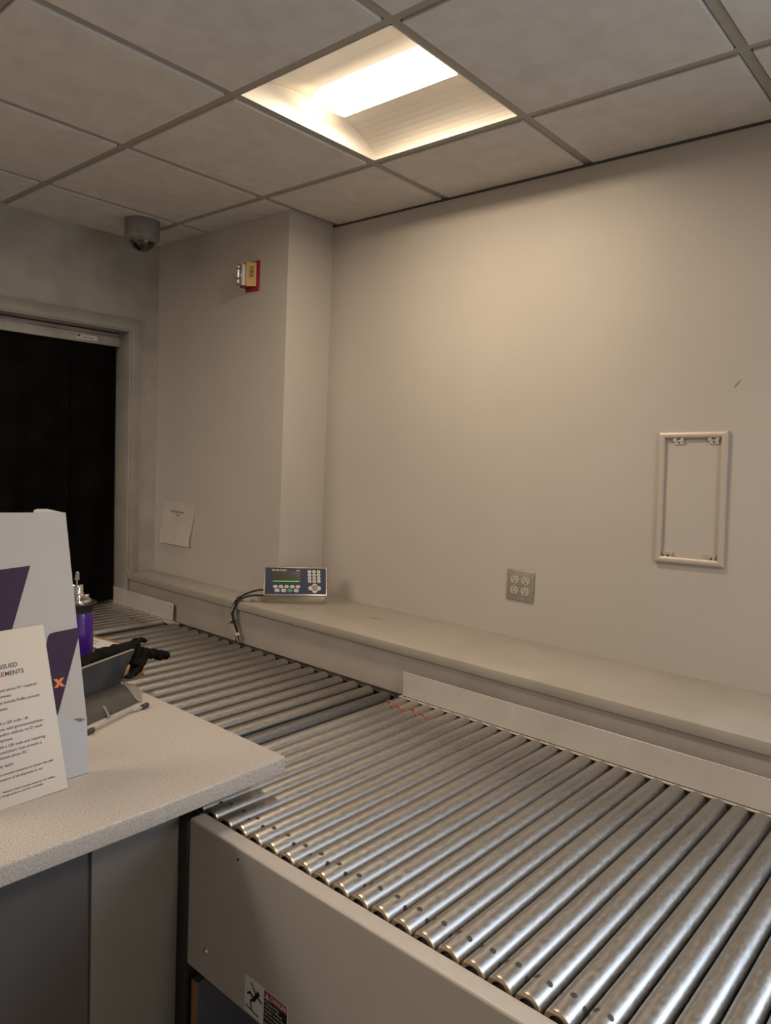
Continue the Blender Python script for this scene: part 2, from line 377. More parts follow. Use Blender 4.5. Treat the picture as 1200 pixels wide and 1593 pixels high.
b = MB(); b.lathe([(0.0002, -1.4430), (.0045, -1.4420), (.0078, -1.4390), (.0080, -1.4370)], 1, (0.527, 0, .465), 14); b.build('screw', m_mirror, cv)
# small wear notch on the rail edge
b = MB(); b.tube([(0.634, -1.4375, .728), (.645, -1.4372, .738), (0.652, -1.4345, .7462)], .0014, 6, 0); b.build('paint_chip', m_cream, cv)
b = MB(); b.lathe([(.003, -1.4378), (.003, -1.4370)], 1, (.632, 0, .722), 10); b.build('small_hole', m_dark, cv)
for xa, yy in ((0.288, -.512), (0.392, -.512)):
    b = MB(); w2 = PITCH / 2; pts = []
    for k in range(9):
        a = PI * (0.80 - 0.1 * k / 8 * 6); pts.append((xa - w2 + (RR + .0015) * math.cos(a), yy - .002 * k, RZ + (RR + .0015) * math.sin(a)))
    for k in range(9):
        a = PI * (0.80 - 0.1 * k / 8 * 6); pts.append((xa + w2 + (RR + .0015) * math.cos(a), yy - .018 - .0008 * k, RZ + (RR + .0015) * math.sin(a)))
    b.tube(smooth_path(pts, 3), .0030, 8); b.build('drive_band', m_copper, cv)
# danger sticker on the side panel (its own x right, z up, facing -y)
st = MB().box(0, .136, 0, .080, 0, .0006, 0, 0).build('danger_sticker', m_labelw, cv)
stm = Matrix(((1, 0, 0, .668), (0, 0, -1, -1.4371), (0, 1, 0, .4045), (0, 0, 0, 1))); st.matrix_local = stm
b = MB(); b.box(.063, .134, .002, .060, .0006, .0009, 0); b.build('black_field', m_blackgl, st)
b = MB(); b.box(.063, .134, .060, .078, .0006, .0009, 0); b.build('red_field', mat('sticker_red', (0.30, 0.01, 0.02), 0.4), st)
b = MB(); b.prism([(.0655, .062), (.0805, .062), (.073, .0760)], 2, .0009, .0011); b.build('warning_triangle', m_inkw, st)
text('sticker_text', 'DANGER', .0155, m_inkw, st, (.083, .0640, .0009), bold=.0003, wide=.80)
for k, ln in enumerate(('Climbing, sitting,', 'walking or riding on', 'conveyor at any time', 'will cause severe', 'injury or death.')):
    text('sticker_text', ln, .0078, m_inkw, st, (.066, .0525 - .0085 * k, .0009), wide=.86)
text('sticker_text', 'KEEP OFF', .0085, m_inkw, st, (.066, .0055, .0009), wide=.95)
b = MB()   # falling figure
def seg(p, q, r1, r2):
    d = (Vector(q) - Vector(p)).normalized(); nn = Vector((-d.y, d.x)); P, Q = Vector(p), Vector(q)
    b.prism([tuple(P + nn * r1), tuple(Q + nn * r2), tuple(Q + d * r2), tuple(Q - nn * r2), tuple(P - nn * r1), tuple(P - d * r1)], 2, .0006, .0010)
b.prism([(.043 + .0052 * math.cos(k * PI / 6), .056 + .0060 * math.sin(k * PI / 6)) for k in range(12)], 2, .0006, .0010)
seg((.038, .050), (.030, .036), .0045, .0040); seg((.037, .051), (.021, .071), .0020, .0013); seg((.040, .050), (.056, .043), .0022, .0016)
seg((.031, .037), (.020, .032), .0028, .0022); seg((.020, .032), (.023, .014), .0022, .0016)
seg((.030, .039), (.018, .048), .0028, .0022); seg((.018, .048), (.009, .042), .0028, .0022)
seg((.004, .014), (.045, .008), .0014, .0014); b.build('falling_figure', m_blackgl, st)

# weighing section in the middle
cm = thing('scale_conveyor', 'middle roller section of dull grey widely spaced tubes between the closely set ones', 'conveyor', (0, 0, 0))
add_rollers(cm, 0.176 - .0771, -.0771, 17, RZ - .001, m_rolmid, False, False)
last = roller_mesh(RR * 1.12, YN, YFAR, False, False).build('roller', [m_roldk, m_dot, m_roldk], cm); last.location = (0.178, 0, RZ - .006)
b = MB(); b.box(-1.19, .232, -.4135, -.4105, .65, .752, 0); b.box(-1.19, .232, -.4245, -.4133, .738, .742, 0); b.box(0.212, .230, -.4405, -.4135, .725, .742)
b.build('dark_side_rail', noisy(mat('dirty_rail', (0.07, 0.06, 0.05), 0.6, 0.3), (0.04, 0.034, 0.028), (0.10, 0.085, 0.068), 25, 6), cm)
MB().box(-1.19, .232, -1.437, -1.400, .60, .742, 0).build('near_side_rail', m_convpaint, cm)
MB().box(-1.19, .232, -1.40, -0.42, .64, .645).build('shade_sheet', m_dark, cm)  # same added dark sheet, shade seen between the spaced tubes
# far section running under the curtain
cf = thing('roller_conveyor', 'far roller conveyor section running out under the black strip curtain', 'conveyor', (0, 0, 0))
add_rollers(cf, -1.268, -PITCH, 20, RZ, m_rol, False, False)
MB().box(-2.3, -1.195, -1.437, -1.399, .60, .7445, 0).build('near_side_rail', m_convpaint, cf)
b = MB(); b.box(-2.3, -1.195, -0.4415, -0.4125, .742, .7545, 0, .0008, 1)
b.build('side_rail', m_convpaint, cf)
b = MB(); b.prism([(-1.815, .7565), (-1.200, .7565), (-1.190, .765), (-1.190, .835), (-1.197, .8425), (-1.815, .8425)], 1, -.4305, -.4280, 0, .0008, 1)
b.box(-1.820, -1.815, -.4305, -.4150, .7565, .845, 0, .0008, 1)
b.box(-1.185, -1.160, -.4300, -.4140, .746, .7500, 0)
b.build('guard_plate', m_plate, cf)
MB().box(-2.3, -1.195, -1.396, -0.42, .62, .625).build('shade_sheet', m_dark, cf)  # added dark sheet again, shade below the far rollers
b = MB(); b.lathe([(.0035, -.4340), (.0035, -.4305)], 1, (-1.205, 0, .828), 10); b.build('bolt', m_mirror, cf)
for xa, yy in ((-1.320, -.545), (-1.2425 - .0, -.545)):
    b = MB(); w2 = PITCH / 2; pts = []
    for c0 in (xa - w2, xa + w2):
        for k in range(7):
            a = PI * (0.75 - 0.08 * k); pts.append((c0 + (RR + .0015) * math.cos(a), yy - .001 * k, RZ + (RR + .0015) * math.sin(a)))
    if xa > -1.25: pts = [(p[0] - 0.026, p[1], p[2]) for p in pts]
    b.tube(pts, .0022, 8); b.build('drive_band', m_copper, cf)

# ------------------------------------------------------------------ strip curtain in the opening
cu = thing('strip_curtain', 'black overlapping vinyl strip curtain hanging from a pale header in the doorway', 'curtain', (-1.735, -1.2, 0))
b = MB(); b.prism([(-.012, 2.085), (.014, 2.085), (.014, 2.128), (.008, 2.134), (.008, 2.150), (-.012, 2.150)], 1, -.83, .772, 0, .001)
b.build('header_rail', m_header, cu)
hb = MB(); hb.box(.008, .0125, .12, .30, 2.118, 2.142, 0, .001); hb.build('bracket', m_header, cu)
lb = MB(); lb.box(.014, .0145, .545, .650, 2.098, 2.119, 0); lb = lb.build('header_label', m_inkw, cu)
tb = MB(); tb.box(.0145, .0148, .548, .562, 2.108, 2.118, 0); tb.box(.0145, .0148, .575, .63, 2.106, 2.109, 0); tb.build('label_print', m_ink, cu)
seams = [-.434, -.66, -.905, -1.125, -1.365, -1.605, -1.845, -2.04]
for k in range(7):
    y1, y0 = seams[k] + (0 if k == 0 else .012), seams[k + 1] - .012
    N = 10; zb = 0.772 if (k < 5) else .77
    b = MB(); off = -.016 - (k % 2) * .006
    top = []
    rows = []
    for zi in range(13):
        z = 2.088 + (zb - 2.088) * zi / 12; row = []
        for i in range(N + 1):
            y = y0 + (y1 - y0) * i / N
            x = off + .004 * math.sin(i * 1.1 + k * 2 + zi * .25) * (zi / 12)
            row.append(b.bm.verts.new((x, y + 1.2, z)))
        rows.append(row)
    for a_, c_ in zip(rows, rows[1:]):
        for i in range(N): b.bm.faces.new((a_[i], a_[i + 1], c_[i + 1], c_[i]))
    gm = bmesh.ops.solidify(b.bm, geom=b.bm.faces[:], thickness=.003)
    b.build('strip', m_curtain, cu)

# ------------------------------------------------------------------ light fixture
FX = thing('ceiling_light', 'square recessed troffer with a glowing centre lens in the tiled ceiling', 'light', (G / 2, GY - G / 2, H))
hw = G / 2 - .013
NP = 28; LW = .072; LZ = .045; DP = .096
prof = [(hw * math.cos(PI * i / NP), DP * math.sin(PI * i / NP)) for i in range(NP + 1)]
b = MB()   # arched reflector running the whole length
for (ya, za), (yb_, zb_) in zip(prof, prof[1:]): b.quad((-hw, ya, za), (hw, ya, za), (hw, yb_, zb_), (-hw, yb_, zb_))
b.build('reflector', m_enamel, FX)
for sx in (1, -1):
    b = MB(); b.prism([(y, z + .001) for y, z in prof], 0, sx * hw, sx * (hw + .001)); b.build('end_plate', m_enamel, FX)
lx = hw - .070
b = MB(); lp = [(LW * math.cos(PI * k / 16), LZ + .006 - .006 * math.sin(PI * k / 16)) for k in range(17)]
for (a0, z0), (a1, z1) in zip(lp, lp[1:]): b.quad((-lx, a0, z0), (lx, a0, z0), (lx, a1, z1), (-lx, a1, z1))
b.build('lens', m_lens, FX)
b = MB()
for s_ in (1, -1):
    b.quad((-lx, s_ * LW, LZ + .006), (lx, s_ * LW, LZ + .006), (lx, s_ * (LW - .028), DP * .985), (-lx, s_ * (LW - .028), DP * .985))
    b.quad((s_ * lx, -LW, LZ + .006), (s_ * lx, LW, LZ + .006), (s_ * lx, LW - .028, DP * .985), (s_ * lx, -LW + .028, DP * .985))
b.build('lens_side', m_lside, FX)
b = MB()
for s_ in (1, -1):
    b.box(-hw, hw, s_ * hw - (.003 if s_ > 0 else 0), s_ * hw + (0 if s_ > 0 else .003), -.0012, .004); b.box(s_ * hw - (.003 if s_ > 0 else 0), s_ * hw + (0 if s_ > 0 else .003), -hw, hw, -.0012, .004)
b.build('frame', m_enamel, FX)

# ------------------------------------------------------------------ dome camera
dc = thing('dome_camera', 'grey security dome camera on the ceiling tile in the far corner', 'security camera', (-1.318, -.548, H - .006))
b = MB(); b.lathe([(.077, 0), (.078, -.004), (.078, -.066), (.076, -.080), (.070, -.089), (.060, -.094), (.056, -.094)], 2, n=40); b.build('housing', m_camgrey, dc)
b = MB(); b.lathe([(.0575, -.0935)] + [(.0575 * math.cos(a * PI / 20), -.0935 - .046 * math.sin(a * PI / 20)) for a in range(1, 10)] + [(.002, -.1395)], 2, n=36); b.build('dome', mat('smoked_dome', (0.008, 0.008, 0.01), 0.08, coat=1), dc)
b = MB(); b.lathe([(.056, -.093), (.061, -.0945), (.0595, -.098), (.0575, -.0985)], 2, n=36, caps=False); b.build('dome_ring', m_camgrey, dc)

# ------------------------------------------------------------------ fire strobe
fs = thing('fire_alarm_strobe', 'red backed fire alarm strobe with tan lettered label near the ceiling', 'fire alarm', (-.863, -.262, 2.365))
b = MB(); b.box(-.046, .046, -.008, 0, -.066, .066, 0, .003); b.build('back_plate', m_red, fs)
b = MB(); b.prism([(-.046, -.008), (.034, -.008), (.034, -.012), (-.002, -.040), (-.046, -.040)], 2, -.050, .052, 0, .001); b.build('housing', m_red, fs)
b = MB(); b.prism([(.0335, -.0115), (.036, -.0125), (.001, -.0415), (-.002, -.0405)], 2, -.048, .056, 0); lab = b.build('tan_label', m_tan, fs)
dv = Vector((.035, .029, 0)).normalized()
tm = Matrix(((0, dv.x, dv.y, .0125), (0, dv.y, -dv.x, -.0325), (-1, 0, 0, .038), (0, 0, 0, 1)))
text('fire_lettering', 'FIRE', .027, m_ink, fs, (0, 0, 0), rot=tm, bold=.0004, wide=1.0)
b = MB(); b.box(-.014, -.004, -.056, -.040, -.046, .046, 0, .002); b.build('white_bezel', m_labelw, fs)
b = MB(); b.prism([(-.045, -.040), (-.014, -.040), (-.014, -.056), (-.024, -.066), (-.036, -.066), (-.045, -.056)], 2, -.046, .046, 0, .003); b.build('strobe_housing', mat('smoky_lens', (0.16, 0.14, 0.12), 0.15, coat=1), fs)
for z_, h_ in ((-.030, .008), (.004, .018), (.034, .006)):
    b = MB(); b.lathe([(.003, z_ - h_), (.0065, z_ - h_ + .002), (.0065, z_ + h_ - .002), (.003, z_ + h_)], 2, (-.026, -.064, 0), 12); b.build('flash_tube', m_clear, fs)

# ------------------------------------------------------------------ notice taped to the wall
pn = thing('paper_notice', 'wrinkled white paper notice taped crooked to the wall above the ledge', 'paper', (-1.420, -.2625, 1.197), basis=((1, 0, 0), (0, 0, 1), (0, -1, 0)))
b = MB(); nx, ny = 14, 12; gridv = []
random.seed(3)
for j in range(ny + 1):
    row = []
    for i in range(nx + 1):
        u_, v_ = i / nx, j / ny
        x = -.150 + .276 * u_ + .018 * v_ + (.012 * math.sin(v_ * 9) * (1 - v_)) * max(0, u_ - .6) / .4 - (.022 * math.exp(-((v_ - .18) / .14) ** 2) * max(0, u_ - .6) / .4) + .012 * u_ * (v_)
        y = -.110 + .218 * v_ + .004 * u_
        z = .0015 + .012 * (1 - v_) ** 1.5 + .0022 * math.exp(-((u_ - .62 - .1 * v_) / .07) ** 2) * (1 - v_) + .10 * max(0, u_ - .82) ** 2 * (1.3 - v_)
        row.append(b.bm.verts.new((x, y, z)))
    gridv.append(row)
for r0, r1 in zip(gridv, gridv[1:]):
    for i in range(nx): b.bm.faces.new((r0[i], r0[i + 1], r1[i + 1], r1[i]))
bmesh.ops.solidify(b.bm, geom=b.bm.faces[:], thickness=.0006)
b.build('sheet', m_paper, pn)
text('notice_heading', 'Scale Instructions', .0165, m_ink, pn, (-.002, .057, .0050), 'CENTER', ext=.0001)
text('notice_heading', 'Today', .0135, m_ink, pn, (.004, .040, .0056), 'CENTER', ext=.0001)

# ------------------------------------------------------------------ outlet
ol = thing('wall_outlet', 'steel cover plate with four grey power sockets low on the wall', 'outlet', (0.4395, -.0, 1.130), basis=((1, 0, 0), (0, 0, 1), (0, -1, 0)))
b = MB(); b.box(-.058, .058, -.057, .057, 0, .006, 0, .0028, 3); b.build('cover_plate', m_outplate, ol)
for ix in (-1, 1):
    for iy in (-1, 1):
        cx, cy = ix * .023, iy * .0196
        b = MB(); pr = []
        for k in range(28):
            a = 2 * PI * k / 28; x = .0172 * math.cos(a); y = .0172 * math.sin(a); y = max(-.0142, min(.0142, y)); pr.append((cx + x, cy + y))
        b.prism(pr, 2, .0055, .0078, 0)
        b.box(cx - .0074, cx - .0058, cy + .000, cy + .008, .0078, .0080, 1); b.box(cx - .0100, cx - .0058, cy + .0032, cy + .0048, .0078, .0080, 1)
        b.box(cx + .0058, cx + .0074, cy + .0006, cy + .0074, .0078, .0080, 1)
        b.prism([(cx + .0028 * math.cos(k * PI / 6), cy - .0072 + .0028 * math.sin(k * PI / 6)) for k in range(12)], 2, .0078, .0081, 1)
        b.build('socket', [m_ivory, m_black], ol)
    b = MB(); b.lathe([(.0028, .0055), (.0028, .0070), (.001, .0075)], 2, (ix * .023, 0, 0), 12); b.build('screw', m_ivory, ol)

# ------------------------------------------------------------------ empty snap frame
sf = thing('picture_frame', 'empty silver snap frame with metal clips hanging on the wall', 'frame', (1.0345, 0, 1.498), basis=((math.cos(.035), 0, math.sin(.035)), (-math.sin(.035), 0, math.cos(.035)), (0, -1, 0)))
FWd, FHt, fw_ = .2135, .4205, .021
def rail(p0, p1, inward):
    """mitred rounded moulding between two outer corners"""
    b = MB(); p0 = Vector(p0); p1 = Vector(p1); inward = Vector(inward); d = (p1 - p0).normalized()
    pr = [(0, .0)] + [(fw_ * (.5 - .5 * math.cos(PI * k / 10)) , .004 + .0105 * math.sin(PI * k / 10) ** .6) for k in range(11)] + [(fw_, 0)]
    A, B = [], []
    for (o_, h) in pr:
        q0 = p0 + inward * o_ + d * o_; q1 = p1 + inward * o_ - d * o_
        A.append(b.bm.verts.new((q0.x, q0.y, h))); B.append(b.bm.verts.new((q1.x, q1.y, h)))
    fs_ = [b.bm.faces.new((A[i], A[i + 1], B[i + 1], B[i])) for i in range(len(pr) - 1)] + [b.bm.faces.new(A), b.bm.faces.new(B[::-1]), b.bm.faces.new((A[-1], A[0], B[0], B[-1]))]
    bmesh.ops.recalc_face_normals(b.bm, faces=fs_); b.build('frame_rail', m_alu, sf, sharp=50)
X_, Y_ = FWd / 2, FHt / 2
rail((-X_, Y_), (X_, Y_), (0, -1)); rail((-X_, -Y_), (X_, -Y_), (0, 1)); rail((-X_, -Y_), (-X_, Y_), (1, 0)); rail((X_, -Y_), (X_, Y_), (-1, 0))
for cx in (-.044, .063):
    b = MB(); ty = Y_ - fw_
    b.box(cx - .0135, cx + .0135, ty - .019, ty - .004, 0, .0035); b.box(cx - .0165, cx - .006, ty - .009, ty + .001, .0035, .009); b.box(cx + .006, cx + .0165, ty - .009, ty + .001, .0035, .009)
    b.prism([(cx + .003 * math.cos(k * PI / 5), ty - .013 + .003 * math.sin(k * PI / 5)) for k in range(10)], 2, .0035, .0039, 1)
    b.build('clip', [m_clip, m_black], sf)
for cx in (-.066, .068):
    b = MB(); ty = -Y_ + fw_
    b.box(cx - .015, cx + .015, ty + .007, ty + .016, .0, .010, 0, .0008, 1); b.box(cx - .012, cx + .012, ty - .001, ty + .007, 0, .004, 0)
    b.prism([(cx + .0035 * math.cos(k * PI / 5), ty + .003 + .0028 * math.sin(k * PI / 5)) for k in range(10)], 2, .004, .0045, 1)
    b.build('clip', [m_clip, m_black], sf)

# ------------------------------------------------------------------ scale indicator on the ledge
ux, uy = .64594, .76339
iw = 0.128
si = thing('scale_indicator', 'blue faced digital scale indicator with keypad standing on the ledge', 'scale terminal', (-.5255, -.2515, .93), rotz=math.atan2(uy, ux))
al = math.radians(60); ca, sa = math.cos(al), math.sin(al)
F0 = Vector((0, -.015, .040)); FB = Vector((0, ca, sa)); FN = Vector((0, -sa, ca)); FL = .131
T = F0 + FB * FL
b = MB(); b.prism([(0, 0), (.066, 0), (T.y + .006, T.z - .014), (F0.y + .022, F0.z - .006), (0, F0.z - .004)], 0, -iw, iw, 0, .002)
b.build('housing', m_steel, si)
def fm(s_, t_, n_=0): return Vector((s_, 0, 0)) + F0 + FB * t_ + FN * n_
fmx = Matrix(((1, 0, 0, 0), (0, FB.y, FN.y, F0.y), (0, FB.z, FN.z, F0.z), (0, 0, 0, 1)))
b = MB(); b.box(-.137, .137, 0, FL, -.014, 0, 0, .0025); b.build('lid', noisy(mat('lid_steel', (0.62, 0.56, 0.5), 0.3, 0.9), (0.56, 0.5, 0.44), (0.68, 0.62, 0.55), 30), si, mx=fmx)
fp = MB(); fp.box(-.1315, .1315, .0055, FL - .004, 0, .0008, 0); fp.build('membrane_panel', m_navy, si, mx=fmx)
def fbox(name, m, s0, s1, t0, t1, h=.0016, r=0):
    b = MB(); b.box(s0, s1, t0, t1, .0008, h, 0, r); return b.build(name, m, si, mx=fmx)
# positions read as fractions of the face
def S(px): return -.137 + .274 * (px - 118) / 935
def TT(py): return FL * (548 - py) / 433
scr = fbox('display', m_lcd, S(240), S(655), TT(342), TT(185))
fbox('display_bar', m_green, S(250), S(640), TT(340), TT(331), .0019)
fbox('display_frame', m_black, S(235), S(660), TT(190), TT(178), .0018)
def key(px, py, rx, ry, m, name='key'):
    b = MB(); cx, cy = S(px), TT(py)
    b.prism([(cx + rx * math.cos(k * PI / 9), cy + ry * math.sin(k * PI / 9)) for k in range(18)], 2, .0008, .0022, 0)
    return b.build(name, m, si, mx=fmx)
for px in (287, 370, 453, 537, 620):
    key(px, 417, .0105, .0070, m_key); fbox('key_print', m_ink, S(px) - .005, S(px) + .005, TT(417) - .0006, TT(417) + .0006, .0024)
for px in (315, 410, 503, 595):
    key(px, 475, .0112, .0080, m_keyg if px == 503 else m_key); fbox('key_print', m_ink, S(px) - .004, S(px) + .004, TT(475) - .0010, TT(475) + .0010, .0024)
nums = ['1', '2', '3', '4', '5', '6', '7', '8', '9', 'C', '0', '.']
for r_, py in enumerate((183, 233, 282, 331)):
    for c_, px in enumerate((788, 856, 924)):
        key(px + r_ * 2, py, .0082, .0074, m_key)
        t_ = text('key_digit', nums[r_ * 3 + c_], .0095, m_ink, si, (S(px + r_ * 2), TT(py) - .0033, .0023), 'CENTER', ext=.0001, bold=.0003)
        t_.data.transform(fmx)
cx_, cy_ = 868, 437
for dx_, dy_ in ((0, 38), (0, -38), (56, 0), (-56, 0)): key(cx_ + dx_, cy_ + dy_, .0115, .0105, m_key, 'arrow_key')
k_ = key(cx_, cy_ - 4, .0125, .0125, mat('key_centre', (0.42, 0.38, 0.34), 0.5), 'enter_key')
for body, px, py, sz in (('METTLER TOLEDO', 232, 175, .0085), ('IND570', 590, 176, .0055)):
    t_ = text('panel_lettering', body, sz, m_inkw, si, (S(px), TT(py), .0010), ext=.0001, bold=.0002, wide=.92); t_.data.transform(fmx)
for sx_ in (-.1, .1):
    b = MB(); b.lathe([(.003, -.0005), (.003, -.003)], 1, (sx_, 0, .020), 10); b.build('housing_screw', m_steel, si)

# ------------------------------------------------------------------ cable bundle
cb = thing('cable_bundle', 'tied black and grey cables drooping from the scale indicator over the ledge edge', 'cables', (0, 0, 0))
def cable(pts, r, m): MB().tube(smooth_path(pts, 8), r, 10).build('cable', m, cb)
cable([(-.590, -.300, .980), (-.640, -.345, .985), (-.685, -.385, .968), (-.712, -.420, .940), (-.728, -.434, .90), (-.722, -.434, .86), (-.705, -.432, .82), (-.695, -.432, .775), (-.695, -.431, .757)], .0042, m_cable)
cable([(-.598, -.315, .958), (-.640, -.355, .962), (-.680, -.392, .955), (-.704, -.425, .930), (-.716, -.436, .89), (-.706, -.437, .85), (-.690, -.433, .81), (-.680, -.433, .77), (-.680, -.432, .757)], .0042, m_cable)
cable([(-.700, -.405, .9345), (-.718, -.425, .925), (-.722, -.442, .89), (-.730, -.442, .86), (-.704, -.440, .82), (-.684, -.440, .785), (-.676, -.436, .760)], .0030, m_cableg)
b = MB(); b.tube(smooth_path([(-.700, -.405, .9345), (-.672, -.372, .9335), (-.650, -.345, .9335)], 5), .0028, 8); b.build('cable', m_cableg, cb)
b = MB(); b.box(-.016, .016, -.006, .006, -.0055, .0055, 0, .002); b.box(.016, .032, -.004, .004, -.004, .004, 0, .001)
b.build('plug', m_steel, cb, mx=Matrix.Translation((-.665, -.365, .9368)) @ Matrix.Rotation(.9, 4, 'Z'))
for (x, y, z), ln in (((-.707, -.412, .948), .018), ((-.716, -.437, .846), .016)):
    b = MB(); b.lathe([(.0115, -.0018), (.0125, -.0018), (.0125, .0018), (.0115, .0018)], 2, (0, 0, 0), 14); b.box(-.0015, .0015, -ln - .010, -.010, -.0008, .0008, 0)
    b.build('zip_tie', m_cable, cb, mx=Matrix.Translation((x, y, z)) @ Matrix.Rotation(.4, 4, 'X'))
b = MB(); b.box(-.006, .006, -.006, .006, -.005, .005, 0, .001); b.build('cable_tag', m_labelw, cb, mx=Matrix.Translation((-.676, -.442, .797)))

# ------------------------------------------------------------------ service counter
ct = thing('service_counter', 'grey service counter with a speckled laminate top beside the conveyor', 'counter', (0, 0, 0))
CZ = .86
b = MB(); b.prism([(-.62, -1.2285), (.541, -1.2285), (.553, -1.60), (.556, -3.4), (-.62, -3.4)], 2, CZ - .041, CZ, 0, .0045, 3)
b.build('countertop', m_counter, ct)
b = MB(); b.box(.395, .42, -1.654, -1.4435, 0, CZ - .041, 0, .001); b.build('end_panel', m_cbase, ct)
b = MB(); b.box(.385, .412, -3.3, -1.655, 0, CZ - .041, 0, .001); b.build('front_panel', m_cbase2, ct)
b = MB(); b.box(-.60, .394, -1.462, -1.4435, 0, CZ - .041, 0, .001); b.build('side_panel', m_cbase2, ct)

# ------------------------------------------------------------------ display standee
def lean(base, e):
    e = Vector(e).normalized(); y = Vector((0, 1, 0)); n = y.cross(e).normalized(); return (e.cross(n), e, n)
sb = thing('display_standee', 'tall white and purple cardboard display leaning back on the counter', 'display', (0.309, -1.606, CZ), basis=lean(0, (-.20824662, 0, .97807635)))
b = MB(); b.prism([(-.245, .001), (0, .001), (.0062, .117), (.0002, .586), (-.245, .593)], 2, -.004, 0, 0)
b.build('front_panel', m_white, sb)
b = MB(); b.prism([(-.245, .592), (-.0672, .588), (-.066, .5945), (-.060, .5965), (-.038, .5960), (.0002, .586), (.0002, .45), (-.245, .45)], 2, -.0100, -.0062, 0)
b.build('rear_panel', m_cream, sb)
b = MB(); b.prism([(-.245, .001), (-.0005, .001), (.0057, .1165), (-.0573, .139), (-.245, .150)], 2, .0002, .0012, 0); b.build('lower_band', m_white2, sb)
b = MB(); b.prism([(-.200, .466), (-.0883, .4717), (-.1383, .3366), (-.215, .336)], 2, .0001, .0006, 0)
b.prism([(-.105, .142), (-.0645, .3126), (-.0595, .3185), (-.0511, .3204), (.0072, .323), (.0036, .3003), (-.057, .1417)], 2, .0001, .0006, 0); b.build('purple_print', m_purple, sb)
b = MB(); b.prism([(-.0256, .1244), (-.0104, .1150), (.0032, .1174), (-.0096, .1234)], 2, .0013, .0016, 0); b.build('hand_slot', noisy(mat('slot', (0.2, 0.13, 0.15), .6), (0.18, 0.12, 0.14), (.22, .15, .17)), sb)
text('logo_lettering', 'x', .036, m_orange, sb, (-.0392, .2015, .0007), 'RIGHT', bold=.0016, wide=1.0)
text('logo_lettering', 'E', .040, m_orange, sb, (-.0665, .2005, .0007), 'RIGHT', bold=.0010, wide=.8)
b = MB()  # rear easel leg
b.prism([(0, 0), (.004, 0), (-.1, .30), (-.104, .30)], 1, -.20, -.04, 0)
ez = b.build('easel_leg', m_cream, None, mx=Matrix.Translation((.135, -1.606, CZ + .001)) @ Matrix.Identity(4))
# place it in the standee's own space
ez.parent = sb
ez.data.transform(sb.matrix_world.inverted())
ez.data.transform(Matrix.Identity(4))

# ------------------------------------------------------------------ sign card
sg = thing('sign_card', 'cream printed sign card about photo ID standing before the display', 'sign', (0.353, -1.674, CZ + .0016), basis=lean(0, (-.312, -.0165, .949)))
b = MB(); b.box(-.216, 0, 0.0005, .3515, -.003, 0, 0, .001); b.build('card', m_signcard, sg)
text('sign_lettering', 'GOVERNMENT-ISSUED', .0128, m_ink, sg, (-.0648, .2735, .0001), 'RIGHT', bold=.0002)
mo = text('sign_lettering', 'MENTS', .0124, m_ink, sg, (-.0540, .2583, .0001), 'RIGHT', bold=.0002)
text('sign_lettering', 'ID REQUIRE', .0124, m_inkred, sg, (min(v.co.x for v in mo.data.vertices) - .0016, .2583, .0001), 'RIGHT', bold=.0002)
rows_ = [('Government-issued photo ID\u00b9 required', -.032, .2275, .0080), ('for all drop-off shipments.', -.0853, .2155, .0080), ('All labels must include FedEx account', -.0294, .2030, .0080),
 ('number when created.', -.0959, .1905, .0080), ('Customers with a QR code - all', -.0596, .1625, .0080), ('must show valid government/state-', -.0288, .1505, .0080),
 ('issued ID and/or address on ID must', -.0331, .1400, .0080), ('match the shipment.', -.0942, .1290, .0080), ('Customers with a QR code and requiring', -.031, .1165, .0080),
 ('a label: customers must present a', -.0395, .1058, .0080), ('government-issued photo ID.\u00b9', -.0681, .0955, .0080), ('Other rules may apply.', -.0994, .0800, .0080),
 ('We take security measures to ensure the safe', -.0219, .0640, .0068), ('transport of all shipments in our', -.0451, .0540, .0068),
 ('\u00b9 limited to driver\u2019s license, passports, U.S. military', -.0228, .0305, .0052), ('IDs, foreign passports, and Port credentials', -.0489, .0235, .0052)]
for body, s_, t_, z_ in rows_:
    o = text('sign_lettering', body, z_, m_ink, sg, (s_, t_, .0001), 'RIGHT', bold=.0001)
    xm = min(v.co.x for v in o.data.vertices)
    if xm < -.212:
        k = (s_ + .212) / (s_ - xm)
        for v in o.data.vertices: v.co.x = s_ + (v.co.x - s_) * k

# ------------------------------------------------------------------ wire legged tray stand
r3 = Vector((-.35, .937, 0)).normalized(); n3 = Vector((.937, .35, 0)).normalized()
tr = thing('tray_stand', 'grey sheet tray stand on wire feet with rubber tips on the counter', 'stand', (.065, -1.40, CZ), basis=(r3, -n3, (0, 0, 1)))
b = MB(); b.prism([(-.10, .0050), (.236, .0065), (.262, .045), (.300, .0925), (.290, .0955), (-.10, .0890)], 1, .196, .200, 0, .0008, 1); b.build('back_panel', m_tray, tr)
b = MB(); b.prism([(-.10, .0892), (.293, .0957), (.293, .0985), (-.10, .0920)], 1, .1945, .2015, 0); b.build('top_edge', m_wire, tr)
b = MB(); b.box(-.10, .238, .1955, .2005, .0015, .0060, 0); b.build('bottom_edge', m_black, tr)
b = MB(); rows = []
for j in range(11):
    v = j / 10; y = .195 - .150 * v; xr = .236 - .105 * v ** .8; row = []
    z = .006 + .012 * math.sin(PI * min(1, v * 1.15)) 
    for i in range(9): u_ = i / 8; row.append(b.bm.verts.new((-.10 + (xr + .10) * u_, y, z - .004 * (1 - u_) * v)))
    rows.append(row)
for a_, c_ in zip(rows, rows[1:]):
    for i in range(8): b.bm.faces.new((a_[i], a_[i + 1], c_[i + 1], c_[i]))
